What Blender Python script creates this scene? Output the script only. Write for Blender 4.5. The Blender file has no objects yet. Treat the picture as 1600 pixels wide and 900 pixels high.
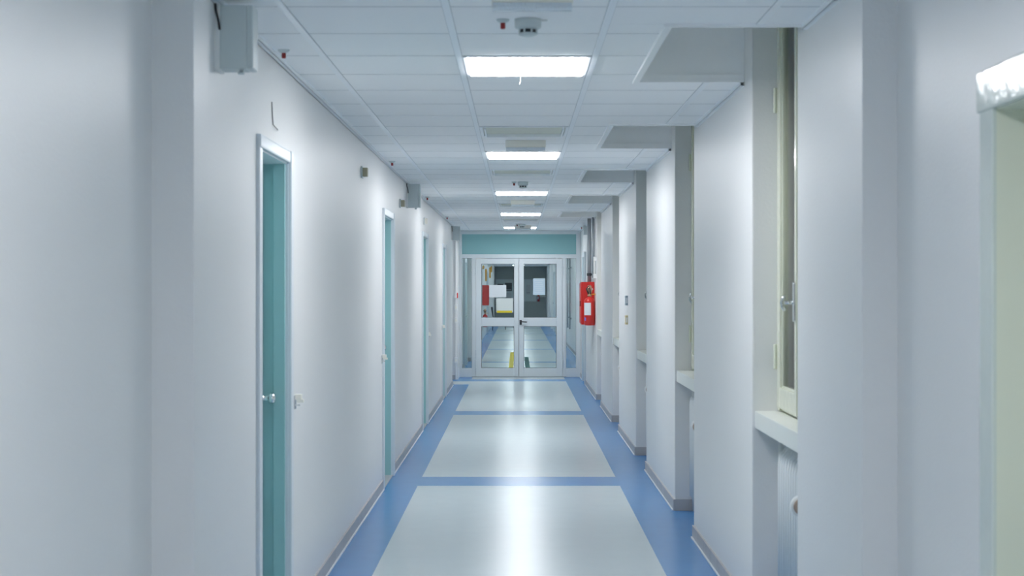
import bpy, bmesh, math, random
from mathutils import Vector, Matrix
random.seed(7)
scene = bpy.context.scene
C = scene.collection

# ---------------------------------------------------------------- camera, world, exposure
EYE = 1.6
cam_d = bpy.data.cameras.new('camera')
cam = bpy.data.objects.new('camera', cam_d); C.objects.link(cam)
cam.location = (0, 0, EYE); cam.rotation_euler = (math.pi/2, 0, 0)
cam_d.sensor_width = 36; cam_d.lens = 2424*36/1600
cam_d.shift_x = -9/1600
cam_d.clip_start = 0.05; cam_d.clip_end = 300
cam_d.dof.use_dof = True; cam_d.dof.focus_distance = 21; cam_d.dof.aperture_fstop = 5.6
scene.camera = cam
world = bpy.data.worlds.new('world'); scene.world = world; world.use_nodes = True
world.node_tree.nodes['Background'].inputs[0].default_value = (0.7, 0.8, 0.9, 1)
world.node_tree.nodes['Background'].inputs[1].default_value = 0.05
vs = scene.view_settings
vs.view_transform = 'Standard'; vs.look = 'None'; vs.gamma = 1; vs.exposure = 0.0; vs.use_curve_mapping = False
LIGHT = 34.5      # emission of the lit ceiling panels
LIGHT_FAR = 30.0   # dimmer tubes in the corridor beyond the glass doors
LIGHT_COL = (0.965, 0.975, 1.0)

scene.cycles.max_bounces = 20; scene.cycles.diffuse_bounces = 14; scene.cycles.glossy_bounces = 6; scene.cycles.transparent_max_bounces = 12
scene.cycles.sample_clamp_indirect = 6

# ---------------------------------------------------------------- materials
def mat(name, col, rough=0.5, metal=0.0, spec=0.5, noise=0.0, nscale=8.0, bump=0.0, bscale=60.0, coat=0.0, coat_r=0.1, emit=None, estr=0):
    m = bpy.data.materials.new(name); m.use_nodes = True
    nt = m.node_tree; b = nt.nodes['Principled BSDF']
    b.inputs['Base Color'].default_value = (*col, 1); b.inputs['Roughness'].default_value = rough
    b.inputs['Metallic'].default_value = metal; b.inputs['Specular IOR Level'].default_value = spec
    b.inputs['Coat Weight'].default_value = coat; b.inputs['Coat Roughness'].default_value = coat_r
    tc = nt.nodes.new('ShaderNodeTexCoord')
    if noise > 0:
        n = nt.nodes.new('ShaderNodeTexNoise'); n.inputs['Scale'].default_value = nscale; n.inputs['Detail'].default_value = 5
        nt.links.new(tc.outputs['Object'], n.inputs['Vector'])
        mx = nt.nodes.new('ShaderNodeMix'); mx.data_type = 'RGBA'
        mx.inputs[6].default_value = (*[c*(1-noise) for c in col], 1); mx.inputs[7].default_value = (*[min(1, c*(1+noise)) for c in col], 1)
        nt.links.new(n.outputs['Fac'], mx.inputs[0]); nt.links.new(mx.outputs[2], b.inputs['Base Color'])
    if bump > 0:
        n = nt.nodes.new('ShaderNodeTexNoise'); n.inputs['Scale'].default_value = bscale; n.inputs['Detail'].default_value = 4
        nt.links.new(tc.outputs['Object'], n.inputs['Vector'])
        bp = nt.nodes.new('ShaderNodeBump'); bp.inputs['Strength'].default_value = bump; bp.inputs['Distance'].default_value = 0.01
        nt.links.new(n.outputs['Fac'], bp.inputs['Height']); nt.links.new(bp.outputs['Normal'], b.inputs['Normal'])
    if emit:
        b.inputs['Emission Color'].default_value = (*emit, 1); b.inputs['Emission Strength'].default_value = estr
    return m
M = {}
M['wall'] = mat('wall_paint', (0.75, 0.755, 0.755), 0.40, noise=0.02, nscale=1.2, bump=0.11, bscale=80)
M['wall_grey'] = mat('grey_wall_paint', (0.46, 0.51, 0.50), 0.6, noise=0.03, nscale=2, bump=0.1)
M['tile'] = mat('ceiling_tile', (0.93, 0.935, 0.94), 0.9, spec=0.2, noise=0.015, nscale=40, bump=0.1, bscale=220)
M['tbar'] = mat('ceiling_rail', (0.90, 0.93, 0.96), 0.3, spec=0.5)
M['blue'] = mat('blue_vinyl', (0.065, 0.235, 0.51), 0.26, noise=0.05, nscale=6, bump=0.006, bscale=15, spec=0.5)
M['pale'] = mat('pale_vinyl', (0.50, 0.58, 0.605), 0.26, noise=0.03, nscale=6, bump=0.006, bscale=15, spec=0.5)
M['skirt'] = mat('grey_skirting', (0.44, 0.43, 0.43), 0.4, noise=0.12, nscale=5)
M['seal'] = mat('white_sealant', (0.75, 0.77, 0.79), 0.5)
M['teal'] = mat('teal_paint', (0.34, 0.57, 0.58), 0.35, noise=0.02, nscale=4)
M['teal_panel'] = mat('teal_panel', (0.255, 0.47, 0.485), 0.6, spec=0.2)
M['casing'] = mat('pale_blue_metal', (0.66, 0.71, 0.75), 0.3)
M['alu'] = mat('silver_grey_aluminium', (0.66, 0.71, 0.73), 0.38, metal=0.1)
M['chrome'] = mat('chrome', (0.75, 0.77, 0.78), 0.18, metal=1)
M['black'] = mat('black_plastic', (0.02, 0.02, 0.022), 0.4)
M['dark'] = mat('dark_rubber', (0.05, 0.055, 0.06), 0.6)
M['cream'] = mat('cream_gloss_paint', (0.68, 0.70, 0.58), 0.16, noise=0.02, nscale=5, bump=0.25, bscale=14)
M['doorcream'] = mat('pale_cream_gloss_paint', (0.62, 0.68, 0.64), 0.15, noise=0.02, nscale=5, bump=0.14, bscale=22)
M['olive'] = mat('pale_olive_paint', (0.70, 0.73, 0.62), 0.35, noise=0.02, nscale=5)
M['sill'] = mat('white_stone_sill', (0.74, 0.76, 0.72), 0.3, noise=0.02, nscale=9)
M['shutter'] = mat('olive_shutter', (0.42, 0.41, 0.28), 0.5)
M['boxgrey'] = mat('light_grey_metal', (0.60, 0.66, 0.66), 0.35)
M['radiator'] = mat('radiator_enamel', (0.78, 0.80, 0.80), 0.3)
M['knob'] = mat('tan_plastic', (0.42, 0.31, 0.24), 0.45)
M['white'] = mat('white_plastic', (0.80, 0.81, 0.80), 0.4)
M['ivory'] = mat('ivory_plastic', (0.86, 0.84, 0.76), 0.4)
M['beige'] = mat('beige_diffuser', (0.66, 0.67, 0.57), 0.45, bump=0.2, bscale=200)
M['sensor'] = mat('beige_plastic', (0.36, 0.34, 0.24), 0.5)
M['red'] = mat('red_paint', (0.62, 0.025, 0.02), 0.3)
M['redlamp'] = mat('red_lens', (0.30, 0.02, 0.02), 0.3)
M['brass'] = mat('copper_brass', (0.62, 0.38, 0.25), 0.25, metal=1)
M['orange'] = mat('orange_plastic', (0.85, 0.42, 0.05), 0.4)
M['steel'] = mat('galvanised_pipe', (0.34, 0.37, 0.39), 0.4, metal=0.3, noise=0.1, nscale=10)
M['paper'] = mat('white_paper', (0.70, 0.74, 0.76), 0.8)
M['paper_c'] = mat('off_white_paper', (0.66, 0.71, 0.68), 0.8)
M['paper_b'] = mat('pale_blue_paper', (0.50, 0.62, 0.70), 0.8)
M['ink'] = mat('printed_text', (0.42, 0.47, 0.53), 0.8)
M['darkink'] = mat('dark_print', (0.10, 0.12, 0.13), 0.8)
M['yellow'] = mat('yellow_vinyl', (0.72, 0.58, 0.05), 0.7, spec=0.1)
M['green'] = mat('grey_green_vinyl', (0.05, 0.16, 0.15), 0.8, spec=0.1)
M['bluesign'] = mat('blue_grey_plastic', (0.34, 0.42, 0.48), 0.4)
M['yellowsign'] = mat('yellow_plate', (0.72, 0.62, 0.35), 0.5)
M['bluelabel'] = mat('blue_label', (0.2, 0.2, 0.65), 0.5)
M['board'] = mat('notice_board_felt', (0.78, 0.86, 0.86), 0.8)
M['chair'] = mat('charcoal_fabric', (0.05, 0.055, 0.065), 0.8)
M['lamp'] = mat('lit_diffuser', (0.9, 0.9, 0.9), 0.5, emit=LIGHT_COL, estr=LIGHT)
M['lampfar'] = mat('lit_diffuser_dim', (0.9, 0.9, 0.9), 0.5, emit=LIGHT_COL, estr=LIGHT_FAR)
M['clear'] = mat('frosted_lens', (0.74, 0.80, 0.84), 0.12, bump=0.6, bscale=90)
def glass_mat(name, tint, refl):
    m = bpy.data.materials.new(name); m.use_nodes = True; nt = m.node_tree
    nt.nodes.remove(nt.nodes['Principled BSDF']); out = nt.nodes['Material Output']
    t = nt.nodes.new('ShaderNodeBsdfTransparent'); t.inputs[0].default_value = (*tint, 1)
    g = nt.nodes.new('ShaderNodeBsdfGlossy'); g.inputs['Roughness'].default_value = 0.02
    f = nt.nodes.new('ShaderNodeFresnel'); f.inputs['IOR'].default_value = refl
    mx = nt.nodes.new('ShaderNodeMixShader')
    nt.links.new(f.outputs[0], mx.inputs[0]); nt.links.new(t.outputs[0], mx.inputs[1]); nt.links.new(g.outputs[0], mx.inputs[2])
    nt.links.new(mx.outputs[0], out.inputs['Surface'])
    return m
M['glass'] = glass_mat('door_glass', (0.86, 0.93, 0.93), 1.45)
M['wglass'] = glass_mat('window_glass', (0.9, 0.92, 0.88), 1.45)

# ---------------------------------------------------------------- mesh helpers
class MB:
    def __init__(s): s.bm = bmesh.new()
    def box(s, x0, x1, y0, y1, z0, z1, bev=0.0, mi=0, seg=2):
        t = bmesh.new()
        bmesh.ops.create_cube(t, size=1)
        for v in t.verts:
            v.co = Vector((x0+(v.co.x+.5)*(x1-x0), y0+(v.co.y+.5)*(y1-y0), z0+(v.co.z+.5)*(z1-z0)))
        if bev > 0: bmesh.ops.bevel(t, geom=list(t.edges), offset=bev, segments=seg, profile=0.7, affect='EDGES')
        s._merge(t, mi); return s
    def _merge(s, t, mi=0):
        for f in t.faces: f.material_index = mi
        me = bpy.data.meshes.new('tmp'); t.to_mesh(me); t.free(); s.bm.from_mesh(me); bpy.data.meshes.remove(me)
    def lathe(s, c, prof, axis='Z', seg=24, mi=0):
        # prof: list of (radius, height along axis)
        t = bmesh.new(); rings = []
        for r, h in prof:
            ring = []
            for k in range(seg):
                a = 2*math.pi*k/seg; u, v = r*math.cos(a), r*math.sin(a)
                p = {'Z': (u, v, h), 'Y': (v, h, u), 'X': (h, u, v)}[axis]
                ring.append(t.verts.new(Vector(c)+Vector(p)))
            rings.append(ring)
        for a, b in zip(rings, rings[1:]):
            for k in range(seg): t.faces.new((a[k], a[(k+1) % seg], b[(k+1) % seg], b[k]))
        t.faces.new(list(reversed(rings[0]))); t.faces.new(rings[-1])
        bmesh.ops.recalc_face_normals(t, faces=t.faces)
        for f in t.faces: f.smooth = len(f.verts) == 4
        s._merge(t, mi); return s
    def tube(s, pts, r, seg=10, mi=0):
        t = bmesh.new(); pts = [Vector(p) for p in pts]; rings = []
        for i, p in enumerate(pts):
            a = pts[max(0, i-1)]; b = pts[min(len(pts)-1, i+1)]
            d = (b-a).normalized()
            up = Vector((0, 0, 1)) if abs(d.z) < 0.9 else Vector((0, 1, 0))
            u = d.cross(up).normalized(); v = d.cross(u).normalized()
            rings.append([t.verts.new(p+r*(math.cos(2*math.pi*k/seg)*u+math.sin(2*math.pi*k/seg)*v)) for k in range(seg)])
        for a, b in zip(rings, rings[1:]):
            for k in range(seg): t.faces.new((a[k], a[(k+1) % seg], b[(k+1) % seg], b[k]))
        t.faces.new(rings[0]); t.faces.new(rings[-1])
        bmesh.ops.recalc_face_normals(t, faces=t.faces)
        for f in t.faces: f.smooth = len(f.verts) == 4
        s._merge(t, mi); return s
    def prism(s, poly, axis, a0, a1, bev=0.0, mi=0):
        # poly: 2D outline; axis Y: (x,z); axis X: (y,z); axis Z: (x,y)
        t = bmesh.new()
        def P(p, h): return {'Y': (p[0], h, p[1]), 'X': (h, p[0], p[1]), 'Z': (p[0], p[1], h)}[axis]
        A = [t.verts.new(P(p, a0)) for p in poly]; B = [t.verts.new(P(p, a1)) for p in poly]
        t.faces.new(A); t.faces.new(list(reversed(B)))
        n = len(poly)
        for i in range(n): t.faces.new((A[i], A[(i+1) % n], B[(i+1) % n], B[i]))
        bmesh.ops.recalc_face_normals(t, faces=t.faces)
        if bev > 0: bmesh.ops.bevel(t, geom=list(t.edges), offset=bev, segments=2, profile=0.7, affect='EDGES')
        s._merge(t, mi); return s
    def quad(s, pts, mi=0):
        f = s.bm.faces.new([s.bm.verts.new(p) for p in pts]); f.material_index = mi; return s
    def frame(s, axis, h0, h1, u0, u1, v0, v1, w, bev=0.004, wl=None, wt=None, wb=None):
        # rectangular ring; axis is the thickness direction; u horizontal, v vertical
        wl = wl or w; wt = wt or w; wb = wb or w
        def b(a0, a1, c0, c1):
            if axis == 'Y': s.box(a0, a1, h0, h1, c0, c1, bev)
            else: s.box(h0, h1, a0, a1, c0, c1, bev)
        b(u0, u0+wl, v0, v1); b(u1-wl, u1, v0, v1)
        b(u0+wl, u1-wl, v1-wt, v1); b(u0+wl, u1-wl, v0, v0+wb); return s
    def build(s, name, mats, parent=None, org=None):
        if not isinstance(mats, (list, tuple)): mats = [mats]
        if parent is not None: org = Vector(parent.get('_org', (0, 0, 0)))
        org = Vector(org) if org is not None else Vector((0, 0, 0))
        for v in s.bm.verts: v.co -= org
        me = bpy.data.meshes.new(name); s.bm.to_mesh(me); s.bm.free()
        for m in mats: me.materials.append(m)
        o = bpy.data.objects.new(name, me); C.objects.link(o)
        if parent is None: o.location = org
        else: o.parent = parent
        o['_org'] = tuple(org)
        return o
def thing(name, label, cat, loc, group=None):
    o = bpy.data.objects.new(name, None); C.objects.link(o); o.empty_display_size = 0.05
    o.location = loc; o['_org'] = tuple(loc)
    tag(o, label, cat, group); return o
def tag(o, label, cat, group=None):
    o['label'] = label; o['category'] = cat
    if group: o['group'] = group
    return o
SCAT = {'wall': 'wall', 'floor': 'floor', 'ceiling': 'ceiling', 'door': 'door', 'window': 'window', 'baseboard': 'baseboard', 'trim': 'trim'}
def struct(o, label):
    o['kind'] = 'structure'; o['label'] = label; o['category'] = SCAT[o.name.split('_')[0]]; return o
def sroot(name, label, loc):
    o = bpy.data.objects.new(name, None); C.objects.link(o); o.location = loc; o['_org'] = tuple(loc); o.empty_display_size = 0.05
    return struct(o, label)
def dup(root, loc, label, name=None):
    r = root.copy(); C.objects.link(r); r.location = loc; r['label'] = label; r['_org'] = tuple(loc)
    if name: r.name = name
    for ch in list(root.children):
        c = ch.copy(); C.objects.link(c); c.parent = r
        for g in list(ch.children):
            d = g.copy(); C.objects.link(d); d.parent = c
    return r

# ---------------------------------------------------------------- dimensions
ZC = EYE+1.03            # false ceiling
ZT = 3.25                # true ceiling inside the window recesses
XL, XR = -1.075, 1.13    # wall faces
YB = -7.5                # corridor end behind the viewer
YE = 27.87               # glazed partition
YF = 75.0                # far end wall
XL2, XR2 = -1.10, 1.37
BAY = [(6.27+3.68*k, 7.48+3.68*k) for k in range(5)]       # window bays
CUT = [(6.06+3.68*k, 7.74+3.68*k) for k in range(5)]       # cut-outs in the false ceiling
DOORS = [(6.45, 7.2), (12.38, 13.2), (17.45, 18.22), (22.12, 22.85)]
ZD = 2.18

# ---------------------------------------------------------------- floor
f = MB()
xs = [-1.9, -0.81, 0.827, 2.1]
strip = [(12.55+7.02*k, 13.15+7.02*k) for k in range(-3, 3)]
ys = sorted(set([YB-0.2]+[v for s_ in strip for v in s_]+[25.75, 28.0]))
for i in range(3):
    for a, b in zip(ys, ys[1:]):
        inblue = any(abs(a-s_[0]) < 1e-6 for s_ in strip)
        pale = (i == 1 and not inblue) or (i == 0 and abs(a-25.75) < 1e-6)
        f.quad([(xs[i], a, 0), (xs[i+1], a, 0), (xs[i+1], b, 0), (xs[i], b, 0)], 1 if pale else 0)
xs = [-1.9, -0.80, 0.93, 2.1]
strip = [(33.3+7.02*k, 33.7+7.02*k) for k in range(6)]
ys = sorted(set([28.0]+[v for s_ in strip for v in s_]+[YF+0.2]))
for i in range(3):
    for a, b in zip(ys, ys[1:]):
        inblue = any(abs(a-s_[0]) < 1e-6 for s_ in strip)
        f.quad([(xs[i], a, 0), (xs[i+1], a, 0), (xs[i+1], b, 0), (xs[i], b, 0)], 1 if (i == 1 and not inblue) else 0)
bmesh.ops.remove_doubles(f.bm, verts=f.bm.verts, dist=1e-5)
ext = bmesh.ops.extrude_face_region(f.bm, geom=list(f.bm.faces))
for v in ext['geom']:
    if isinstance(v, bmesh.types.BMVert): v.co.z -= 0.1
bmesh.ops.recalc_face_normals(f.bm, faces=f.bm.faces)
struct(f.build('floor', [M['blue'], M['pale']]), 'glossy vinyl floor with pale panels and blue borders')

# ---------------------------------------------------------------- walls
w = MB()
TH = -1.42
w.box(TH, -1.187, YB, 5.03, 0, ZT)
w.box(TH, -1.05, 5.03, 5.29, 0, ZT, 0.004)
y = 5.29
for a, b in DOORS:
    w.box(TH, XL, y, a, 0, ZT); w.box(TH, XL, a, b, ZD, ZT); w.box(TH, -1.24, a, b, 0, ZD); y = b
w.box(TH, XL, y, 25.5, 0, ZT)
w.box(-1.9, -1.75, 25.4, 27.15, 0, ZT)
w.box(-1.75, TH, 25.35, 25.5, 0, ZT)
w.box(-1.9, -1.045, 27.1, 27.95, 0, ZT)
struct(w.build('wall_left', M['wall']), 'long white wall of the corridor with teal doors')
w = MB()
TR = 1.62
# nearer wall with the cream doorway
w.box(1.223, TR, 3.97, 5.0, 0, 2.06)
w.box(1.223, TR, 2.6, 5.0, 2.06, ZT)
w.box(1.223, TR, YB, 2.6, 0, ZT)
w.box(1.223, TR, 2.6, 3.03, 0, 2.06)
w.box(1.53, TR, 3.03, 3.97, 0, 2.06)
w.box(1.11, TR, 5.0, 5.30, 0, ZT, 0.004)
y = 5.30
for a, b in BAY:
    w.box(XR, TR, y, a, 0, ZT, 0.008)
    w.box(1.34, TR, a, b, 0, 0.93); w.box(1.5, TR, a, b, 0.93, ZT); w.box(1.235, 1.5, a, b, 2.98, ZT)
    y = b
w.box(XR, TR, y, 25.75, 0, ZT, 0.008)
w.box(XR, TR, 25.75, 26.6, 2.12, ZT); w.box(1.3, TR, 25.75, 26.6, 0, 2.12); w.box(XR, TR, 26.6, 27.95, 0, ZT)
struct(w.build('wall_right', M['wall']), 'white wall of the corridor with window bays between pillars')
w = MB(); w.box(-2, 2.2, YB-0.2, YB, 0, ZT); struct(w.build('wall_rear', M['wall']), 'white end wall behind the viewer')
# corridor beyond the glazed doors
w = MB()
w.box(-1.42, XL2, 27.95, YF, 0, ZT)
struct(w.build('wall_far_left', M['wall']), 'left wall of the corridor beyond the glass doors')
w = MB()
w.box(XR2, 1.62, 27.95, YF, 0, ZT)
struct(w.build('wall_far_right', M['wall']), 'right wall of the corridor beyond the glass doors')
w = MB(); w.box(XL2-0.02, -1.02, 33.9, 34.2, 0, ZC); struct(w.build('wall_far_pier', M['wall']), 'shallow pier on the left wall beyond the glass doors')
for a in (46.0, 53.0, 60.5, 67.5):
    w = MB(); w.box(1.29, XR2+0.02, a, a+0.35, 0, ZC); struct(w.build('wall_far_pier', M['wall']), 'shallow pier on the right wall beyond the glass doors')
w = MB(); w.box(-1.9, 2.1, YF, YF+0.2, 0, ZT); struct(w.build('wall_far_end', M['wall_grey']), 'grey end wall far beyond the glass doors')

# skirting
def skirt(name, segs, label):
    m = MB()
    for (x0, x1, y0, y1, side) in segs:
        L = max(abs(x1-x0), abs(y1-y0)); n = max(1, round(L/0.3))
        for k in range(n):
            t0, t1 = k/n, (k+1)/n; g = 0.0015
            if side in 'LR':
                a, b = y0+(y1-y0)*t0+g, y0+(y1-y0)*t1-g
                if side == 'L': m.box(x0-.003, x0+.012, a, b, 0, .08, .002); m.box(x0-.003, x0+.02, a, b, 0, .008, mi=1)
                else: m.box(x0-.012, x0+.003, a, b, 0, .08, .002); m.box(x0-.02, x0+.003, a, b, 0, .008, mi=1)
            else:
                a, b = x0+(x1-x0)*t0+g, x0+(x1-x0)*t1-g
                m.box(a, b, y0-.012, y0+.003, 0, .08, .002)
    struct(m.build(name, [M['skirt'], M['seal']]), label)
segs = [(-1.187, 0, YB, 5.03, 'L'), (-1.05, 0, 5.02, 5.29, 'L')]
y = 5.29
for a, b in DOORS: segs.append((XL, 0, y, a-0.09, 'L')); y = b+0.09
segs += [(XL, 0, y, 25.5, 'L'), (-1.75, -1.09, 27.1, 27.1, 'F')]
skirt('baseboard_left', segs, 'grey stone skirting along the left wall')
segs = [(1.223, 0, YB, 2.9, 'R'), (1.223, 0, 4.1, 5.0, 'R'), (1.11, 0, 5.0, 5.3, 'R')]
y = 5.3
for a, b in BAY:
    segs += [(XR, 0, y, a, 'R'), (XR-.012, 1.335, b, b, 'F'), (1.34, 0, a, b-.02, 'R')]; y = b
segs += [(XR, 0, y-.012, 25.66, 'R'), (XR, 0, 26.69, 27.85, 'R')]
skirt('baseboard_right', segs, 'grey stone skirting along the right pillars')
skirt('baseboard_far_left', [(XL2, 0, 27.97, 33.9, 'L'), (XL2, 0, 34.2, 47.0, 'L'), (-1.10, -1.02, 33.9, 33.9, 'F')], 'skirting on the left beyond the glass doors')
skirt('baseboard_far_right', [(XR2, 0, 27.97, 46.0, 'R'), (1.29, 1.37, 46.0, 46.0, 'F')], 'skirting on the right beyond the glass doors')

# ---------------------------------------------------------------- ceiling
LIT = [6.88+4.8*k for k in range(-2, 5)]
OFF = [9.88, 13.48, 18.88, 23.08]
cols = [(-1.19, -0.862), (-0.862, -0.262), (-0.262, 0.344), (0.344, 0.944), (0.944, 1.225)]
c = MB(); G = 0.0016
ky = math.floor((YB-6.88)/0.6); y = 6.88+0.6*ky
CX = 0.603
while y < YE-0.01:
    y1 = min(y+0.6, YE)
    for ci, (a, b) in enumerate(cols):
        if ci == 2 and any(abs(y-t) < 0.01 for t in LIT+OFF): continue
        subs = [(y, y1, a, b)]
        for (c0, c1) in CUT:
            if c1 <= y or c0 >= y1: continue
            new = []
            for (p, q, aa, bb) in subs:
                if bb <= CX: new.append((p, q, aa, bb)); continue
                if p < c0: new.append((p, c0, aa, bb))
                if q > c1: new.append((c1, q, aa, bb))
                if aa < CX: new.append((max(p, c0), min(q, c1), aa, CX))
            subs = new
        for (p, q, aa, bb) in subs:
            if q-p > .004: c.box(aa+G, bb-G, p+G, q-G, ZC, ZC+0.02, 0.001)
    y = y1 if y1 >= YE-0.01 else y+0.6
c.box(-1.9, XL-.1, 25.45, YE, ZC, ZC+.02)
c.box(XR-.01, XR+.3, 27.9, YE, ZC, ZC+.02)
c.box(-1.9, 2.1, YB, YF, ZT, ZT+.1)
struct(c.build('ceiling', M['tile']), 'suspended ceiling of pale square tiles')
c = MB(); y = 27.95
while y < YF-0.5:
    for (a, b) in [(-1.1, -0.862), (-0.862, -0.262), (-0.262, 0.344), (0.344, 0.944), (0.944, 1.37)]:
        c.box(a+G, b-G, y+G, min(y+0.6, YF)-G, ZC, ZC+.02)
    y += 0.6
for xb in (-0.862, -0.262, 0.344, 0.944): c.box(xb-.014, xb+.014, 27.95, YF, ZC-.004, ZC+.02)
struct(c.build('ceiling_far', M['tile']), 'suspended ceiling beyond the glass doors')

t = MB()
def rail(x0, x1, y0, y1, z=0.005):
    t.box(x0, x1, y0, y1, ZC-z, ZC+.012, .0015)
    t.box(x0-.0018, x0, y0, y1, ZC-.0012, ZC+.010, mi=1); t.box(x1, x1+.0018, y0, y1, ZC-.0012, ZC+.010, mi=1)  # thin grey strips draw the shadow gap along both rail edges
for xb in (-0.862, -0.262, 0.344): rail(xb-.014, xb+.014, YB, YE)
y = YB
for a, b in CUT+[(YE, YE)]:
    rail(.944-.014, .944+.014, y, a); y = b
# grey cross bars under the seams
y = 6.88+0.6*ky
while y < YE:
    if not any(a < y < b for a, b in CUT): t.box(XL, XR, y-.0022, y+.0022, ZC-.0006, ZC+.018, mi=1)
    else: t.box(XL, CX, y-.0022, y+.0022, ZC-.0006, ZC+.018, mi=1)
    y += 0.6
struct(t.build('trim_1', [M['tbar'], M['steel']]), 'white metal rails of the suspended ceiling')
t = MB()
t.box(XL-.001, XL+.022, 5.29, 25.5, ZC-.022, ZC-.019); t.box(XL-.001, XL+.003, 5.29, 25.5, ZC-.022, ZC+.01); t.box(XL+.018, XL+.022, 5.29, 25.5, ZC-.022, ZC+.002, .001)
struct(t.build('trim_2', M['tbar']), 'edge rail where ceiling meets the left wall')
t = MB(); y = 5.3
for (a, b) in CUT+[(YE, YE)]:
    t.box(XR-.022, XR+.001, y, a, ZC-.022, ZC-.019); t.box(XR-.022, XR-.018, y, a, ZC-.022, ZC+.002, .001); y = b
struct(t.build('trim_3', M['tbar']), 'edge rail where ceiling meets the right pillars')
# raised recesses over the windows
for k, (a, b) in enumerate(CUT):
    m = MB()
    m.box(CX-.03, CX, a-.01, b+.01, ZC-.012, ZC+.02, .002)
    m.box(CX-.03, XR+.01, a-.014, a+.004, ZC-.012, ZC+.02, .002)
    m.box(CX, XR-.002, b-.004, b+.012, ZC-.004, ZC+.035, .002)
    m.box(CX-.02, CX-.002, a, b, ZC, ZT)
    m.box(CX-.02, XR, a-.02, a-.002, ZC+.01, ZT)
    m.box(CX-.02, XR, b+.002, b+.02, ZC+.01, ZT)
    struct(m.build('trim_%d' % (k+4), M['tile']), 'raised ceiling recess over window bay, the %s from the near end' % ['first', 'second', 'third', 'fourth', 'fifth'][k])

# ---------------------------------------------------------------- teal doors on the left
def teal_door(name, y0, y1, label, knob=True):
    r = sroot(name, label, (XL, (y0+y1)/2, 0))
    m = MB(); p = .026
    m.box(XL-.004, XL+p*.6, y0-.075, y0, 0, ZD+.056, .007); m.box(XL-.004, XL+p, y1, y1+.075, 0, ZD+.056, .009)
    m.box(XL-.004, XL+p*.8, y0-.0749, y1+.0749, ZD, ZD+.056, .009)
    m.box(XL-.05, XL+.004, y0-.002, y0+.006, 0, ZD+.004); m.box(XL-.004, XL+.01, y1-.006, y1+.002, 0, ZD)
    m.box(XL-.11, XL+.004, y0, y1, ZD-.006, ZD+.004)
    m.build('door_frame', M['casing'], r)
    m = MB()
    m.box(XL-.055, XL-.003, y1-.024, y1+.002, 0, ZD-.006, .001)
    m.box(XL-.107, XL-.054, y1-.004, y1+.004, 0, ZD-.006)
    m.box(XL-.107, XL-.05, y0, y0+.01, 0, ZD-.006)
    m.build('door_jamb', M['teal'], r)
    m = MB(); m.box(XL-.15, XL-.107, y0+.002, y1-.006, .006, ZD-.008, .002)
    lf = m.build('door_leaf', M['teal'], r)
    m = MB()
    m.lathe((XL-.107, y1-.06, 1.093), [(.026, 0), (.026, .006), (.012, .008), (.012, .035), (.022, .04), (.027, .052), (.022, .064), (.008, .068)], 'X', 20)
    m.build('door_knob', M['chrome'], lf)
    m = MB(); m.box(XL-.1, XL+.012, y0, y1, 0, .012, .003); m.build('threshold', M['skirt'], r)
nm = ['nearest teal door on the left wall', 'second teal door along the left wall', 'third teal door along the left wall', 'last teal door on the left before the glass doors']
for k, (a, b) in enumerate(DOORS): teal_door('door_%d' % (k+1), a, b, nm[k])

# cream doorway on the right, near
r = sroot('door_5', 'cream painted doorway at the right edge', (1.223, 3.5, 0))
m = MB()
m.box(1.211, 1.226, 3.96, 4.07, 0, 2.15, .006, seg=4); m.box(1.211, 1.226, 2.93, 3.04, 0, 2.15, .006, seg=4)
m.box(1.205, 1.226, 2.92, 4.08, 2.058, 2.165, .009, seg=5)
m.build('door_frame', M['doorcream'], r)
m = MB(); m.box(1.222, 1.50, 3.96, 3.972, 0, 2.055); m.box(1.222, 1.50, 3.028, 3.04, 0, 2.055); m.box(1.222, 1.50, 3.04, 3.96, 2.055, 2.062)
m.build('door_jamb', M['olive'], r)
m = MB(); m.box(1.48, 1.52, 3.042, 3.958, .005, 2.052, .003); lf = m.build('door_leaf', M['olive'], r)
m = MB(); m.tube([(1.48, 3.12, 1.05), (1.44, 3.12, 1.05), (1.435, 3.14, 1.05), (1.435, 3.24, 1.05)], .009); m.build('door_handle', M['chrome'], lf)
# grey door on the far right
r = sroot('door_6', 'narrow grey framed door on the right before the glass doors', (XR, 26.17, 0))
m = MB(); m.box(XR-.03, XR+.004, 25.67, 25.75, 0, 2.2, .006); m.box(XR-.03, XR+.004, 26.6, 26.68, 0, 2.2, .006); m.box(XR-.03, XR+.004, 25.75, 26.6, 2.12, 2.2, .006)
m.build('door_frame', M['casing'], r)
m = MB(); m.box(XR+.08, XR+.12, 25.75, 26.6, .01, 2.12, .003); lf = m.build('door_leaf', M['teal'], r)
m = MB(); m.tube([(XR+.08, 25.85, 1.05), (XR+.03, 25.85, 1.05), (XR+.03, 25.97, 1.05)], .01); m.build('door_handle', M['chrome'], lf)

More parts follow.
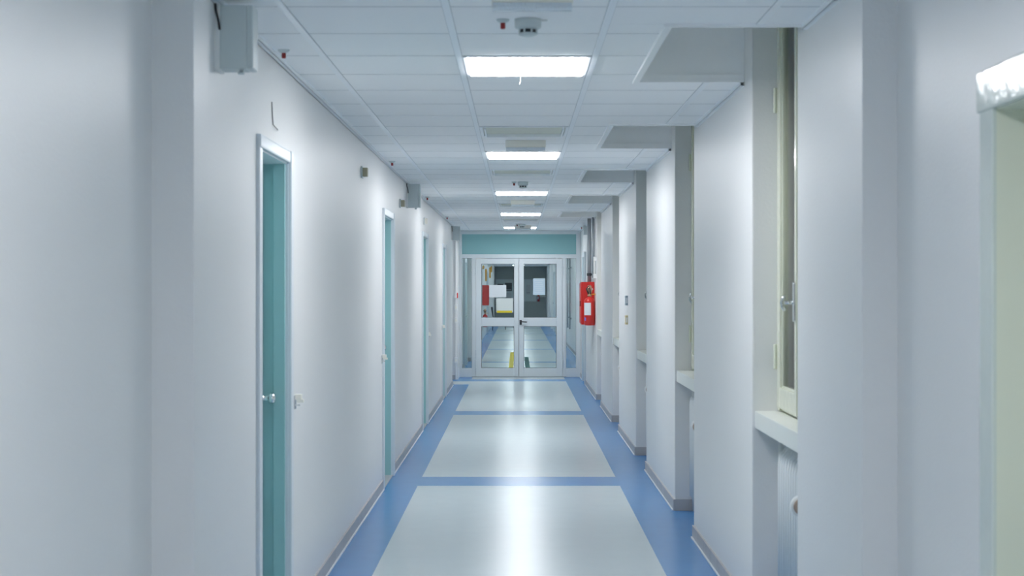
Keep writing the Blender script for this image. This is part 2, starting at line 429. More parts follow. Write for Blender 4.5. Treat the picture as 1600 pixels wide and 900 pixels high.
# ---------------------------------------------------------------- window bays
def build_window(k, a, b):
    ordn = ['nearest', 'second', 'third', 'fourth', 'fifth'][k]
    r = sroot('window_%d' % (k+1), 'cream framed casement window in its bay, the %s' % ordn, (1.243, (a+b)/2, 1.0))
    mid = (a+b)/2; X0 = 1.243; z0, z1 = 1.012, 2.95
    m = MB(); m.frame('X', X0+.02, X0+.08, a+.002, b-.002, z0, z1, .045, .005)
    m.box(X0+.008, X0+.022, b-.06, b-.002, z0, z1, .003)
    m.build('window_frame', M['cream'], r)
    for (p, q, s) in ((a+.035, mid, -1), (mid+.001, b-.035, 1)):
        m = MB()
        m.frame('X', X0, X0+.05, p, q, z0+.015, z1-.02, .075, .008, wb=.10)
        m.frame('X', X0+.012, X0+.04, p+.07, q-.07, z0+.11, z1-.09, .014, .004)
        if s == 1: m.box(X0-.014, X0+.002, mid-.022, mid+.024, z0+.02, z1-.03, .006)
        cs = m.build('casement', M['cream'], r)
        m = MB(); m.box(X0+.022, X0+.028, p+.07, q-.07, z0+.11, z1-.09); m.build('pane', M['wglass'], cs)
        hy = q-.002 if s == 1 else p+.002
        for hz in (1.27, 2.50):
            m = MB(); m.lathe((X0-.006, hy+.012*s*0+(.01*s), hz), [(.008, -.06), (.009, -.055), (.009, .055), (.008, .06)], 'Z', 12); m.build('hinge', M['cream'], cs)
    m = MB()
    hz = 1.535
    m.box(X0-.024, X0-.013, mid-.014, mid+.014, hz-.085, hz+.09, .004)
    m.tube([(X0-.02, mid, hz), (X0-.06, mid, hz)], .008)
    m.tube([(X0-.058, mid-.002, hz+.03), (X0-.07, mid, hz+.02), (X0-.075, mid, hz), (X0-.07, mid, hz-.02), (X0-.058, mid, hz-.035)], .0075)
    m.build('handle', M['chrome'], r)
    m = MB(); zz = z0+.05
    while zz < z1:
        m.box(X0+.12, X0+.135, a+.01, b-.01, zz, zz+.052, .004); zz += .055
    m.build('shutter', M['shutter'], r)  # olive slats added behind the panes, imitating the grazing reflection in the glass
    m = MB(); m.box(1.142, X0+.24, a+.001, b-.001, .926, 1.008, .005); m.build('window_sill', M['sill'], r)
for k, (a, b) in enumerate(BAY): build_window(k, a, b)

def build_radiator(a, b):
    y0 = a+.20
    r = thing('radiator', 'white column radiator under the nearest window sill with a tan valve knob', 'radiator', (1.26, (a+b)/2, 0), 'radiators under the window sills')
    n = 12
    for k in range(n):
        yc = y0+.03+.06*k; m = MB()
        for i, xx in enumerate((1.215, 1.30)):
            pass
        path = []
        for (px, pz) in [(1.215, .15), (1.215, .79), (1.222, .83), (1.24, .852), (1.258, .86), (1.276, .852), (1.294, .83), (1.30, .79), (1.30, .15)]: path.append((px, yc, pz))
        m.tube(path, .0145, 12)
        m.tube([(1.2575, yc, .15), (1.2575, yc, .855)], .011, 10)
        m.build('element', M['radiator'], r)
    for hz in (.15, .785):
        m = MB(); m.tube([(1.2575, y0-.02, hz), (1.2575, y0+.06*n+.02, hz)], .016); m.build('header_pipe', M['radiator'], r)
    m = MB(); m.tube([(1.2575, y0-.01, .15), (1.2575, y0-.05, .15), (1.2575, y0-.06, .12), (1.2575, y0-.06, 0)], .011); m.build('pipe', M['white'], r)
    m = MB(); m.tube([(1.262, b-.03, .925), (1.262, b-.03, 0)], .011); m.build('pipe', M['white'], r)
    m = MB(); m.tube([(1.2575, y0+.01, .70), (1.2575, y0-.03, .70), (1.172, y0-.03, .70)], .013); m.tube([(1.172, y0-.02, .70), (1.172, y0-.055, .70)], .018, 14); m.build('valve', M['chrome'], r)
    m = MB(); m.lathe((1.168, y0-.05, .70), [(.030, .004), (.042, -.002), (.044, -.012), (.044, -.030), (.040, -.036), (.033, -.038)], 'Y', 28)
    kn = m.build('thermostat_knob', M['white'], r)
    m = MB(); m.lathe((1.168, y0-.05, .70), [(.034, -.030), (.034, -.042), (.028, -.046)], 'Y', 24); m.build('knob_face', M['knob'], kn)
    return r
rad = build_radiator(*BAY[0])
rl = ['second', 'third', 'fourth', 'fifth']
for k in range(1, 5):
    dup(rad, (1.26, sum(BAY[k])/2, 0), 'column radiator under the %s window sill, mostly hidden by a pillar' % rl[k-1])

# ---------------------------------------------------------------- ceiling fittings
XM = 0.041
def panel_light(y, lit, label, grp, name, emit='lamp'):
    r = thing(name, label, 'ceiling light', (XM, y+.3, ZC), grp)
    m = MB(); x0, x1 = -.246, .328
    fr = .022 if lit else .02
    m.box(x0, x0+fr, y+.006, y+.594, ZC-.006, ZC+.03, .003); m.box(x1-fr, x1, y+.006, y+.594, ZC-.006, ZC+.03, .003)
    m.box(x0+fr, x1-fr, y+.006, y+.006+fr, ZC-.006, ZC+.03, .003); m.box(x0+fr, x1-fr, y+.594-fr, y+.594, ZC-.006, ZC+.03, .003)
    if not lit:
        m.box(x0+.03, x0+.04, y+.03, y+.57, ZC-.016, ZC+.02, .002); m.box(x1-.04, x1-.03, y+.03, y+.57, ZC-.016, ZC+.02, .002); m.box(x0+.03, x1-.03, y+.555, y+.567, ZC-.016, ZC+.02, .002)
    m.build('frame', M['tbar'], r)
    m = MB(); m.box(x0+fr-.001, x1-fr+.001, y+.006+fr-.001, y+.594-fr+.001, (ZC-.012 if lit else ZC+.006), ZC+.016)
    m.build('diffuser', M[emit] if lit else M['beige'], r)
    m = MB(); m.box(x0-.004, x1+.004, y+.003, y+.597, ZC+.03, ZC+.09, .004); m.build('housing', M['boxgrey'], r)
    return r
names = ['behind the viewer, second', 'just overhead of the viewer', 'nearest in view, the largest bright rectangle', 'second in view, behind the first emergency light row', 'third in view, behind the second smoke detector', 'fourth in view down the corridor', 'farthest, just before the glass doors']
for k, y in enumerate(LIT):
    lab = ['lit square ceiling panel far behind the viewer', 'lit square ceiling panel just behind the viewer', 'largest lit ceiling panel, nearest in view', 'second lit ceiling panel in view, beyond the first unlit panel',
           'third lit ceiling panel, just beyond the small middle smoke detector', 'fourth lit ceiling panel down the corridor', 'farthest lit ceiling panel, partly hidden by a smoke detector'][k]
    panel_light(y, True, lab, 'lit ceiling panels', 'ceiling_light')
for k, y in enumerate(OFF):
    lab = ['unlit beige ceiling panel, nearest of the unlit ones', 'unlit beige ceiling panel between second and third lit panels', 'unlit ceiling panel between third and fourth lit panels', 'unlit ceiling panel just before the farthest lit one'][k]
    panel_light(y, False, lab, 'unlit ceiling panels', 'ceiling_light')
# surface mounted dim lights beyond the glass doors
for k in range(9):
    y = 31.2+4.8*k
    r = thing('tube_light', ['first', 'second', 'third', 'fourth', 'fifth', 'sixth', 'seventh', 'eighth', 'ninth'][k]+' dim ceiling light beyond the glass doors', 'ceiling light', (XM, y+.3, ZC), 'dim ceiling lights beyond the glass doors')
    m = MB(); m.frame('Y', y, y+.004, -.2, .28, ZC-.012, ZC-.001, .003, 0); m.box(-.24, .32, y+.0, y+.58, ZC-.008, ZC-.0005, .002); m.build('frame', M['tbar'], r)
    m = MB(); m.box(-.22, .30, y+.02, y+.56, ZC-.014, ZC-.008); m.build('diffuser', M['lampfar'], r)
# short string under the nearest lit panel
m = MB(); m.tube([(.012, 7.50, ZC-.004), (.013, 7.50, ZC-.03), (.008, 7.50, ZC-.046)], .0012, 6)
tag(m.build('pull_cord', M['white'], org=(.012, 7.5, ZC)), 'short white cord hanging by the nearest lit panel', 'cord')

def emergency(y):
    r = thing('emergency_light', 'emergency light box at the top edge, nearest and largest', 'emergency light', (.05, y, ZC), 'emergency lights along the ceiling')
    m = MB(); m.prism([(y-.0, ZC-.0005), (y, ZC-.048), (y+.005, ZC-.050), (y+.055, ZC-.050), (y+.06, ZC-.048), (y+.06, ZC-.0005)], 'X', -.09, .19, .002); m.box(-.03, -.026, y-.002, y, ZC-.035, ZC-.02); m.box(.12, .124, y-.002, y, ZC-.035, ZC-.02)
    m.build('housing', M['ivory'], r)
    m = MB()
    m.prism([(y+.003, ZC-.050), (y+.006, ZC-.068), (y+.014, ZC-.074), (y+.048, ZC-.074), (y+.056, ZC-.068), (y+.058, ZC-.050)], 'X', -.086, .186, .003)
    for k in range(22): m.box(-.082+.0122*k, -.077+.0122*k, y+.001, y+.006, ZC-.067, ZC-.052, .001)
    m.build('lens', M['clear'], r); return r
e = emergency(5.32)
dup(e, (.055, 10.80, ZC), 'emergency light box before the second lit panel'); dup(e, (.06, 18.2, ZC), 'emergency light box between the third and fourth lit panels'); dup(e, (.085, 25.5, ZC), 'farthest emergency light box, just before the last lit panel')

def detector(x, y):
    r = thing('smoke_detector', 'round smoke detector before the nearest lit panel', 'smoke detector', (x, y, ZC), 'smoke detectors along the ceiling')
    m = MB(); m.lathe((x, y, ZC), [(.030, -.040), (.044, -.036), (.051, -.031), (.052, -.012), (.052, 0)], 'Z', 32); m.build('base', M['boxgrey'], r)
    m = MB(); m.lathe((x, y, ZC), [(.030, -.054), (.031, -.039)], 'Z', 24)
    m.build('sensing_chamber', M['dark'], r)
    m = MB(); m.lathe((x, y, ZC), [(.020, -.065), (.034, -.061), (.036, -.055), (.034, -.053)], 'Z', 32)
    for k in range(8):
        a = k*math.pi/4+.39; m.box(x+.036*math.cos(a)-.0035, x+.036*math.cos(a)+.0035, y+.036*math.sin(a)-.0035, y+.036*math.sin(a)+.0035, ZC-.058, ZC-.034)
    m.build('cap', M['boxgrey'], r)
    m = MB(); m.box(x+.05, x+.075, y-.004, y+.004, ZC-.008, ZC-.001, .002); m.build('cable_clip', M['white'], r); return r
d = detector(.039, 5.95)
dup(d, (.05, 15.04, ZC), 'smoke detector between the second and third lit panels'); dup(d, (.07, 24.9, ZC), 'smoke detector before the glass doors, in front of the farthest lit panel')
def indicator(x, y, label):
    r = thing('indicator_lamp', label, 'indicator lamp', (x, y, ZC), 'small red indicator lamps on the ceiling')
    m = MB(); m.lathe((x, y, ZC), [(.010, -.014), (.019, -.010), (.026, -.003), (.026, 0)], 'Z', 20); m.build('base', M['boxgrey'], r)
    m = MB(); m.lathe((x, y, ZC), [(.006, -.037), (.0095, -.034), (.0095, -.004)], 'Z', 16); m.build('lens', M['redlamp'], r); return r
i0 = indicator(-.057, 5.95, 'red indicator lamp left of the nearest smoke detector')
for x, y, lab in [(-.035, 15.04, 'red indicator lamp left of the middle smoke detector'), (-.01, 24.9, 'red indicator lamp left of the farthest smoke detector'),
                  (-1.012, 6.71, 'red indicator lamp by the left wall near the large grey box'), (-1.02, 12.6, 'red indicator lamp by the left wall above the second teal door'),
                  (-1.02, 17.5, 'red indicator lamp by the left wall above the third teal door'), (-1.02, 22.4, 'red indicator lamp by the left wall above the last teal door'),
                  (1.07, 26.0, 'red indicator lamp at the far right above the grey framed door')]:
    dup(i0, (x, y, ZC), lab)

# ---------------------------------------------------------------- grey boxes high on the left wall
def wall_box(y, wx, sgn, label):
    r = thing('junction_box', label, 'junction box', (wx, y, EYE+.765), 'grey junction boxes under the ceiling')
    z0, z1 = EYE+.777, EYE+1.005
    L = .10
    m = MB(); m.box(wx-.002, wx+.018, y-.004, y+L+.01, z0-.004, z1+.018, .004); m.build('back_plate', M['white'], r)
    m = MB(); m.box(wx+.016, wx+.113, y, y+L, z0, z1, .008); m.build('body', M['boxgrey'], r)
    m = MB(); m.box(wx+.112, wx+.137, y-.002, y+L+.002, z0+.001, z1-.001, .009, seg=4); m.build('lid', M['boxgrey'], r)
    m = MB(); m.lathe((wx+.09, y+.03, z0), [(.011, -.016), (.013, -.01), (.008, -.009), (.008, .002)], 'Z', 14); m.build('cable_gland', M['boxgrey'], r)
    m = MB(); m.tube([(wx+.004, y-.006, ZC-.004), (wx+.006, y-.008, z1-.02), (wx+.016, y-.008, z1-.06), (wx+.019, y-.004, z1-.09)], .004); m.build('cable', M['black'], r)
    return r
b0 = wall_box(5.5, XL, 1, 'largest grey box under the ceiling at upper left')
dup(b0, (XL, 14.97, EYE+.765), 'grey box under the ceiling beyond the second teal door')
dup(b0, (XL, 25.2, EYE+.765), 'small grey box high on the left next to the teal panel')
dup(b0, (XL2, 56.0, EYE+.765), 'tiny grey box high on the left seen through the glass doors')
m = MB(); m.box(XR-.06, XR+.001, 25.3, 25.5, ZC-.16, ZC-.01, .008)
tag(m.build('junction_box', M['boxgrey'], org=(XR, 25.4, ZC-.16)), 'small grey box high on the right above the red extinguisher', 'junction box')

# wall sensors, wire, latches
def sensor(y, z, face, label):
    r = thing('wall_sensor', label, 'sensor', (XL, y, z), 'square sensors high on the left wall')
    m = MB(); m.box(XL-.001, XL+.012, y+.0, y+.09, z-.04, z+.04, .003); m.build('back_plate', M['boxgrey'], r)
    m = MB(); m.box(XL+.011, XL+.045, y+.006, y+.07, z-.03, z+.03, .004); m.build('cover', face, r); return r
sensor(10.62, 2.395, M['sensor'], 'beige square sensor on left wall between first two teal doors')
sensor(14.1, 2.37, M['sensor'], 'beige square sensor on left wall beside the middle grey box')
sensor(17.7, 2.365, M['ivory'], 'pale square sensor on left wall above the third teal door')
m = MB(); m.tube([(XL+.002, 6.77, 2.412), (XL+.003, 6.775, 2.36), (XL+.004, 6.79, 2.315), (XL+.012, 6.87, 2.30)], .0022, 6)
tag(m.build('loose_wire', M['dark'], org=(XL, 6.77, 2.31)), 'thin loose wire above the nearest teal door', 'wire')
def latch(y, z, label):
    r = thing('door_latch', label, 'latch', (XL, y, z), 'small latches on the left wall')
    m = MB(); m.box(XL-.001, XL+.010, y, y+.045, z-.045, z+.02, .003); m.box(XL+.008, XL+.03, y+.006, y+.03, z-.03, z-.022, .002); m.build('back_plate', M['chrome'], r)
    m = MB(); m.box(XL+.009, XL+.04, y+.002, y+.04, z, z+.026, .003); m.box(XL+.016, XL+.05, y+.004, y+.03, z-.014, z+.001, .002)
    m.build('catch', M['ivory'], r); return r
l0 = latch(7.42, 1.065, 'ivory latch just right of the nearest teal door')
for y, lab in [(12.2, 'ivory latch just left of the second teal door'), (18.36, 'ivory latch right of the third teal door'), (21.95, 'ivory latch left of the last teal door')]:
    dup(l0, (XL, y, 1.05), lab)

# ---------------------------------------------------------------- right wall fittings
def plate(y, z, h, outer, inner, label, nm, cat):
    r = thing(nm, label, cat, (XR, y, z))
    m = MB(); m.box(XR-.026, XR+.001, y, y+.12, z-h/2, z+h/2, .003); m.build('plate', outer, r)
    m = MB(); m.box(XR-.029, XR-.025, y+.02, y+.10, z-h*.28, z+h*.28, .001); m.box(XR-.021, XR-.005, y-.002, y+.002, z-h*.28, z+h*.28, .0005); m.build('inset', inner, r)
plate(15.9, 1.472, .10, M['bluesign'], M['paper'], 'blue grey switch plate on a right pillar, upper of two', 'light_switch', 'switch')
plate(15.9, 1.272, .092, M['yellowsign'], M['ivory'], 'yellowish plate on a right pillar below the blue grey one', 'wall_plate', 'plate')
# pipes
r = thing('water_pipe', 'thick grey pipe running from ceiling to the red cabinet', 'pipe', (1.06, 23.0, 1.69))
m = MB(); m.tube([(1.06, 23.0, 1.68), (1.06, 23.0, ZC)], .028, 16); m.build('pipe', M['steel'], r)
m = MB(); m.lathe((1.06, 23.0, 1.80), [(.034, -.02), (.036, 0), (.034, .02)], 'Z', 16); m.box(1.06, XR+.001, 22.98, 23.02, 1.79, 1.81); m.build('clamp', M['dark'], r)
m = MB(); m.tube([(1.10, 22.62, 1.75), (1.10, 22.62, ZC)], .018, 12); m.box(1.10, XR+.001, 22.60, 22.64, 1.9, 1.92)
tag(m.build('conduit', M['steel'], org=(1.1, 22.62, 1.75)), 'thinner grey conduit right of the thick grey pipe', 'pipe')
m = MB(); m.tube([(1.105, 22.35, 1.74), (1.105, 22.35, 2.05)], .013, 10); m.box(1.09, XR+.001, 22.33, 22.37, 1.74, 1.80, .003); m.box(1.09, XR+.001, 22.33, 22.37, 1.99, 2.05, .003)
tag(m.build('wall_bracket', M['white'], org=(1.12, 22.35, 1.74)), 'small pale bracket above the red extinguisher', 'bracket')
# red cabinet
r = thing('hose_cabinet', 'red metal cabinet on the right wall behind the extinguisher', 'fire cabinet', (1.04, 23.0, 1.05), 'fire fighting equipment')
m = MB(); m.box(.935, XR+.001, 22.85, 23.35, 1.06, 1.69, .015); m.build('body', M['red'], r)
m = MB(); m.box(.925, .937, 22.87, 23.33, 1.08, 1.67, .004); dr = m.build('door', M['red'], r)
m = MB(); m.box(.915, .926, 22.9, 22.94, 1.33, 1.41, .003); m.build('handle', M['black'], dr)
def extinguisher(cx, cy, z, label, scale=1.0, wall=XR, nm='fire_extinguisher'):
    r = thing(nm, label, 'fire extinguisher', (cx, cy, z), 'fire fighting equipment')
    s = scale; R = .078*s
    m = MB(); m.lathe((cx, cy, z), [(R*.85, 0), (R, .012*s), (R, .34*s), (R*.95, .37*s), (R*.7, .395*s), (R*.35, .41*s), (R*.33, .425*s)], 'Z', 28); m.build('cylinder', M['red'], r)
    m = MB(); m.lathe((cx, cy, z), [(.026*s, .41*s), (.034*s, .44*s), (.022*s, .46*s), (.036*s, .49*s), (.040*s, .53*s), (.030*s, .57*s), (.012*s, .59*s)], 'Z', 16); m.build('valve', M['brass'], r)
    m = MB(); m.box(cx-.018*s, cx+.095*s, cy-.012*s, cy+.012*s, z+.445*s, z+.462*s, .003); m.build('lower_lever', M['orange'], r)
    m = MB(); m.prism([(cx-.03*s, z+.47*s), (cx+.05*s, z+.52*s), (cx+.045*s, z+.545*s), (cx-.02*s, z+.53*s)], 'Y', cy-.01*s, cy+.01*s, .002); m.build('carry_handle', M['chrome'], r)
    m = MB(); m.tube([(cx-.02*s, cy-.02*s, z+.46*s), (cx-.05*s, cy-.05*s, z+.53*s), (cx-.02*s, cy-.06*s, z+.57*s), (cx+.0*s, cy-.05*s, z+.54*s), (cx+.01*s, cy-.05*s, z+.48*s), (cx+.01*s, cy-.02*s, z+.46*s)], .009*s, 10); m.build('hose', M['dark'], r)
    # label wraps the front of the cylinder
    m = MB()
    for (a0, a1, q0, q1, mi) in ((-172, -78, .15, .33, 0), (-165, -135, .07, .115, 1)):
        n = 8
        for k in range(n):
            t0 = math.radians(a0+(a1-a0)*k/n); t1 = math.radians(a0+(a1-a0)*(k+1)/n); RR = R+.0015
            m.quad([(cx+RR*math.cos(t0), cy+RR*math.sin(t0), z+q0*s), (cx+RR*math.cos(t1), cy+RR*math.sin(t1), z+q0*s), (cx+RR*math.cos(t1), cy+RR*math.sin(t1), z+q1*s), (cx+RR*math.cos(t0), cy+RR*math.sin(t0), z+q1*s)], mi)
    m.build('paper_label', [M['paper'], M['bluelabel']], r)
    m = MB(); sg = 1 if wall > cx else -1
    m.box(min(wall+.001*sg, cx+R*.6*sg), max(wall+.001*sg, cx+R*.6*sg), cy-.02, cy+.02, z+.3*s, z+.33*s, .002)
    m.build('wall_bracket', M['chrome'], r)
    return r
extinguisher(1.047, 22.62, 1.055, 'red fire extinguisher with white label on the right wall')

# ---------------------------------------------------------------- left end fittings beside the glazed doors
r = thing('cable_trunking', 'white vertical cable trunking left of the glass doors', 'cable duct', (-1.075, 27.09, .05))
m = MB(); m.box(-1.088, -1.066, 27.075, 27.101, .0, ZC, .003); m.build('duct', M['white'], r)
for (z, lab) in ((1.26, 'white socket box on the trunking, just under the alarm button'), (1.035, 'white socket box on the trunking, second under the alarm button'), (.34, 'white socket box on the trunking, lowest near the floor')):
    q = thing('socket_box', lab, 'socket', (-1.075, 27.05, z), 'socket boxes on the white trunking')
    m = MB(); m.box(-1.108, -1.046, 27.04, 27.075, z-.05, z+.05, .008); m.build('housing', M['white'], q)
    m = MB(); m.box(-1.093, -1.061, 27.036, 27.042, z-.022, z+.022, .002); m.build('cover', M['ivory'], q)
q = thing('alarm_button', 'white alarm box with red side on the trunking', 'alarm', (-1.07, 27.05, 1.46))
m = MB(); m.box(-1.105, -1.062, 27.035, 27.075, 1.42, 1.51, .004); m.build('housing', M['white'], q)
m = MB(); m.box(-1.062, -1.042, 27.045, 27.09, 1.425, 1.515, .003); m.build('red_plate', M['red'], q)

# ---------------------------------------------------------------- glazed partition with double door
S = YE/2424
def X(px): return (px-809)*S
def Z(py): return EYE+(450-py)*S
r = sroot('door_7', 'glazed double door with teal panel above at the corridor end', (0.02, YE, 0))
Y0, Y1 = YE, YE+.06
xl, xr = -1.046, 1.128
m = MB()
B = lambda x0, x1, z0, z1, yy0=Y0, yy1=Y1, bev=.006: m.box(x0, x1, yy0, yy1, z0, z1, bev)
B(xl, X(721.7), 0, ZC-.002); B(X(900.3), xr, 0, ZC-.002)
B(X(721.7), X(900.3), Z(366), ZC-.002)
B(X(721.7), X(900.3), Z(403.3), Z(397.3))
B(X(737.5), X(743.3), 0, Z(403.3)); B(X(878.8), X(884.3), 0, Z(403.3))
B(X(721.7), X(737.5), 0, Z(575.5)); B(X(884.3), X(900.3), 0, Z(575.5))
m.build('door_frame', M['alu'], r)
m = MB(); m.box(X(721.5), X(900.5), Y0+.012, Y0+.03, Z(397.5), Z(365.8)); m.build('transom_panel', M['teal_panel'], r)
for (a, b) in ((721.5, 737.7), (884.1, 900.5)):
    m = MB(); m.box(X(a), X(b), Y0+.025, Y0+.033, Z(575.6), Z(403.2)); m.build('sidelight_pane', M['glass'], r)
    m = MB(); m.frame('Y', Y0+.012, Y0+.045, X(a), X(b), Z(575.7), Z(403), .008, .002); m.build('glazing_bead', M['steel'], r)
for (a, b, g0, g1, side) in ((743.6, 810.2, 752.2, 803.3, 'L'), (811.0, 878.5, 818.4, 869.5, 'R')):
    m = MB(); ya, yb = Y0-.012, Y0+.045
    ZT1, ZB1 = Z(404.3), .012
    m.box(X(a), X(g0), ya, yb, ZB1, ZT1, .005); m.box(X(g1), X(b), ya, yb, ZB1, ZT1, .005)
    m.box(X(g0), X(g1), ya, yb, Z(412.3), ZT1, .005); m.box(X(g0), X(g1), ya, yb, Z(509.8), Z(496.3), .005); m.box(X(g0), X(g1), ya, yb, ZB1, Z(575), .005)
    lf = m.build('door_leaf', M['alu'], r)
    for (p, q) in ((412.2, 496.4), (509.7, 575.1)):
        m = MB(); m.box(X(g0-.1), X(g1+.1), Y0+.012, Y0+.02, Z(q), Z(p)); m.build('pane', M['glass'], lf)
        m = MB(); m.frame('Y', Y0-.004, Y0+.032, X(g0), X(g1), Z(q), Z(p), .007, .001); m.build('rubber_seal', M['dark'], lf)
    hx = X(743.4) if side == 'L' else X(878.6)
    for (p, q) in ((416.5, 430.5), (561, 575.5)):
        m = MB(); m.lathe((hx, Y0-.018, (Z(p)+Z(q))/2), [(.011, -.075), (.012, -.07), (.012, .07), (.011, .075)], 'Z', 12); m.build('hinge', M['alu'], lf)
    if side == 'R':
        m = MB(); zc = Z(503.5)
        m.box(X(812.0), X(815.3), Y0-.024, Y0-.011, Z(507.5), Z(500), .003); m.tube([(X(813.7), Y0-.02, zc+.01), (X(813.7), Y0-.065, zc+.01), (X(814.5), Y0-.07, zc+.01), (X(823.3), Y0-.07, zc+.005)], .009)
        m.build('door_handle', M['black'], lf)
m = MB(); m.box(X(808.5), X(812.5), YE+.044, YE+.056, .012, Z(404.5)); m.build('glare_stop_strip', M['alu'], r)  # added behind the gap between the leaves to block glare
m = MB(); m.box(X(737), X(885), YE-.01, YE+.07, 0, .01, .002); m.build('threshold', M['steel'], r)

# papers taped on the doors
def paper(x0, x1, y0, y1, mm, lines, label, strip=None, ink='ink'):
    m = MB(); yy = Y0+.0095
    m.box(X(x0), X(x1), yy, yy+.0012, Z(y1), Z(y0))
    if strip: m.box(X(x0)+.01, X(x1)-.02, yy-.0012, yy+.0002, Z(y1)-.008, Z(y1)+.03, mi=2)
    W = X(x1)-X(x0); H = Z(y0)-Z(y1)
    for k in range(lines):
        zz = Z(y0)-H*(.14+.72*k/max(1, lines-1)); a = X(x0)+W*(.12+.04*(k % 3)); b = X(x1)-W*(.12+.07*((k*2) % 3))
        m.box(a, b, yy-.0006, yy+.0002, zz-.003, zz+.003, mi=1)
    tag(m.build('notice_sheet', [mm, M[ink], M['yellow']], org=(X((x0+x1)/2), yy, Z(y1))), label, 'notice', 'sheets taped to the glass doors')
paper(764.3, 791, 445.3, 464.5, M['paper'], 0, 'wide white sheet on the left glass door, upper one')
paper(775.3, 801.8, 466, 488, M['paper_c'], 0, 'off white sheet with yellow strip on left glass door', True)
paper(833, 851.7, 435, 461, M['paper_b'], 7, 'pale blue portrait sheet on the right glass door', ink='paper')

# ---------------------------------------------------------------- beyond the glass doors
m = MB(); m.box(-.185, -.09, 30.2, 38.6, .0, .003); tag(m.build('floor_tape', M['yellow'], org=(-.14, 34, 0)), 'yellow strip on the floor beyond the glass doors', 'floor marking')
m = MB(); m.box(.15, .248, 30.2, 35.9, .0, .003); tag(m.build('floor_tape', M['green'], org=(.2, 33, 0)), 'grey green strip on the floor beyond the glass doors', 'floor marking')
r = thing('hose_cabinet', 'red cabinet on the left wall seen through the glass', 'fire cabinet', (-1.0, 48.2, 1.05), 'fire fighting equipment')
m = MB(); m.box(XL2-.001, -.9, 48.0, 48.5, 1.06, 1.69, .015); m.build('body', M['red'], r)
m = MB(); m.box(-.901, -.89, 48.02, 48.48, 1.08, 1.67, .004); m.build('door', M['red'], r)
extinguisher(-1.0, 47.6, .40, 'red fire extinguisher below the cabinet seen through the glass', .95, XL2)
extinguisher(1.0, YF-.1, .95, 'tiny red extinguisher beside the notice board on the far wall', .75, XR2)
# notice board
r = thing('notice_board', 'long pale notice board on the far grey wall', 'notice board', (-.1, YF, .95))
m = MB(); m.box(-1.05, .88, YF-.03, YF+.001, .97, 2.0); m.build('panel', M['board'], r)
m = MB(); m.frame('Y', YF-.030, YF+.001, -1.08, .91, .94, 2.03, .04, .004); m.build('frame', M['casing'], r)
for (x0, x1, z0, z1, mm, lab) in [(-.62, -.28, 1.45, 1.85, 'darkink', 'dark poster on the far notice board, upper left'), (-.62, -.3, 1.05, 1.36, 'paper', 'white sheet on the far notice board, under the dark poster'),
                                  (-.98, -.7, 1.62, 1.8, 'darkink', 'small dark poster on the far notice board, leftmost'), (.0, .12, 1.35, 1.65, 'darkink', 'narrow dark leaflet on the far notice board, centre'),
                                  (.18, .28, 1.2, 1.7, 'ink', 'narrow grey leaflet on the far notice board, right of centre'), (.4, .62, 1.3, 1.75, 'paper', 'white sheet on the far notice board, rightmost')]:
    m = MB(); m.box(x0, x1, YF-.036, YF-.031, z0, z1); m.box(x0+.03, x1-.03, YF-.038, YF-.035, z0+.05, z0+.09, mi=1)
    tag(m.build('poster', [M[mm], M['ink']], org=((x0+x1)/2, YF-.03, z0)), lab, 'poster', 'sheets on the far notice board')
# chair
cx, cy = -.72, 59.6
r = thing('visitor_chair', 'charcoal chair against the left wall seen through the glass', 'chair', (cx, cy, 0))
m = MB(); m.box(cx-.22, cx+.24, cy-.22, cy+.22, .43, .48, .02); m.build('seat', M['chair'], r)
m = MB(); m.prism([(cx-.25, .50), (cx-.21, .48), (cx-.24, .86), (cx-.29, .88), (cx-.31, .84)], 'Y', cy-.22, cy+.22, .01); m.build('backrest', M['chair'], r)
for sx in (-1, 1):
    for sy in (-1, 1):
        m = MB(); m.tube([(cx+sx*.20, cy+sy*.19, .45), (cx+sx*.25, cy+sy*.21, 0)], .014); m.build('leg', M['black'], r)
m = MB(); m.tube([(cx-.2, cy-.2, .45), (cx-.25, cy-.21, .55)], .012); m.tube([(cx-.2, cy+.2, .45), (cx-.25, cy+.21, .55)], .012); m.build('back_support', M['black'], r)
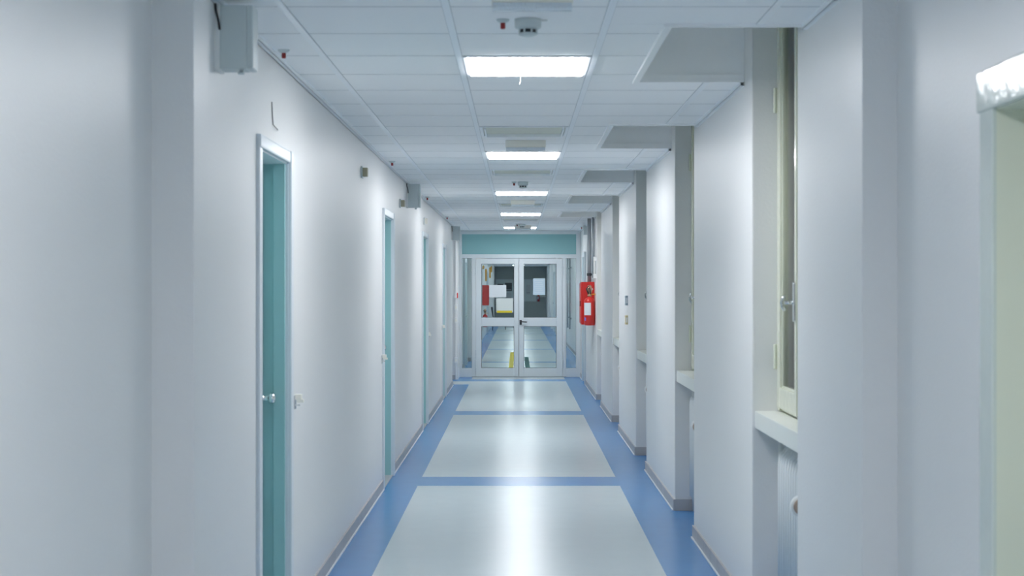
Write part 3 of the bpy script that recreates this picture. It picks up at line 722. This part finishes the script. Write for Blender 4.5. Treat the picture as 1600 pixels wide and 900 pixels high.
# orange tags hanging by the left wall
for k, (x, y, zt, h, lab) in enumerate([(-1.06, 62.2, 2.5, .28, 'farthest'), (-1.03, 57.6, 2.38, .42, 'third'), (-1.03, 50.3, 2.23, .42, 'second'), (-.98, 44.2, 2.25, .12, 'nearest')]):
    r = thing('hanging_tag', 'small orange tag hanging high on the left beyond the glass, '+lab, 'tag', (x, y, zt-h), 'orange tags beyond the glass doors')
    m = MB(); m.prism([(x-.03, zt-h+.03), (x, zt-h), (x+.03, zt-h+.03), (x+.03, zt-.03), (x, zt), (x-.03, zt-.03)], 'Y', y-.006, y+.006, .001); m.build('tag', M['orange'], r)
    m = MB(); m.tube([(x, y, zt-.005), (x, y, ZC+.001)], .003, 6); m.build('string', M['white'], r)
# door casings and handles beyond
def far_door(name, wx, sg, y0, y1, label):
    r = sroot(name, label, (wx, (y0+y1)/2, 0)); m = MB()
    a, b = sorted((wx-.002*sg, wx+.05*sg))
    m.box(a, b, y0-.08, y0, 0, 2.2, .005); m.box(a, b, y1, y1+.08, 0, 2.2, .005); m.box(a, b, y0, y1, 2.12, 2.2, .005); m.build('door_frame', M['casing'], r)
    a, b = sorted((wx-.001*sg, wx+.02*sg)); m = MB(); m.box(a, b, y0, y1, .01, 2.12, .002); lf = m.build('door_leaf', M['teal'], r)
    m = MB(); m.tube([(wx+.015*sg, y0+.08, 1.05), (wx+.07*sg, y0+.08, 1.05), (wx+.07*sg, y0+.2, 1.05)], .011); m.build('door_handle', M['chrome'], lf)
far_door('door_8', XL2, 1, 31.2, 32.1, 'door on the left just beyond the glass doors')
far_door('door_9', XR2, -1, 49.5, 50.4, 'first door on the right beyond the glass doors')
far_door('door_10', XR2, -1, 57.0, 57.9, 'second door on the right beyond the glass doors')
far_door('door_11', XL2, 1, 54.6, 55.5, 'door on the left beyond the red cabinet')
for (y, lab) in ((39.6, 'nearer'), (41.2, 'farther')):
    m = MB(); m.tube([(1.33, y, .55), (1.33, y, 2.4)], .018, 12); m.box(1.33, XR2+.001, y-.02, y+.02, .8, .84); m.box(1.33, XR2+.001, y-.02, y+.02, 2.1, 2.14)
    tag(m.build('riser_pipe', M['steel'], org=(1.33, y, .55)), 'dark vertical pipe seen through right sidelight, %s one' % lab, 'pipe')
for o in bpy.data.objects:
    if '_org' in o: del o['_org']
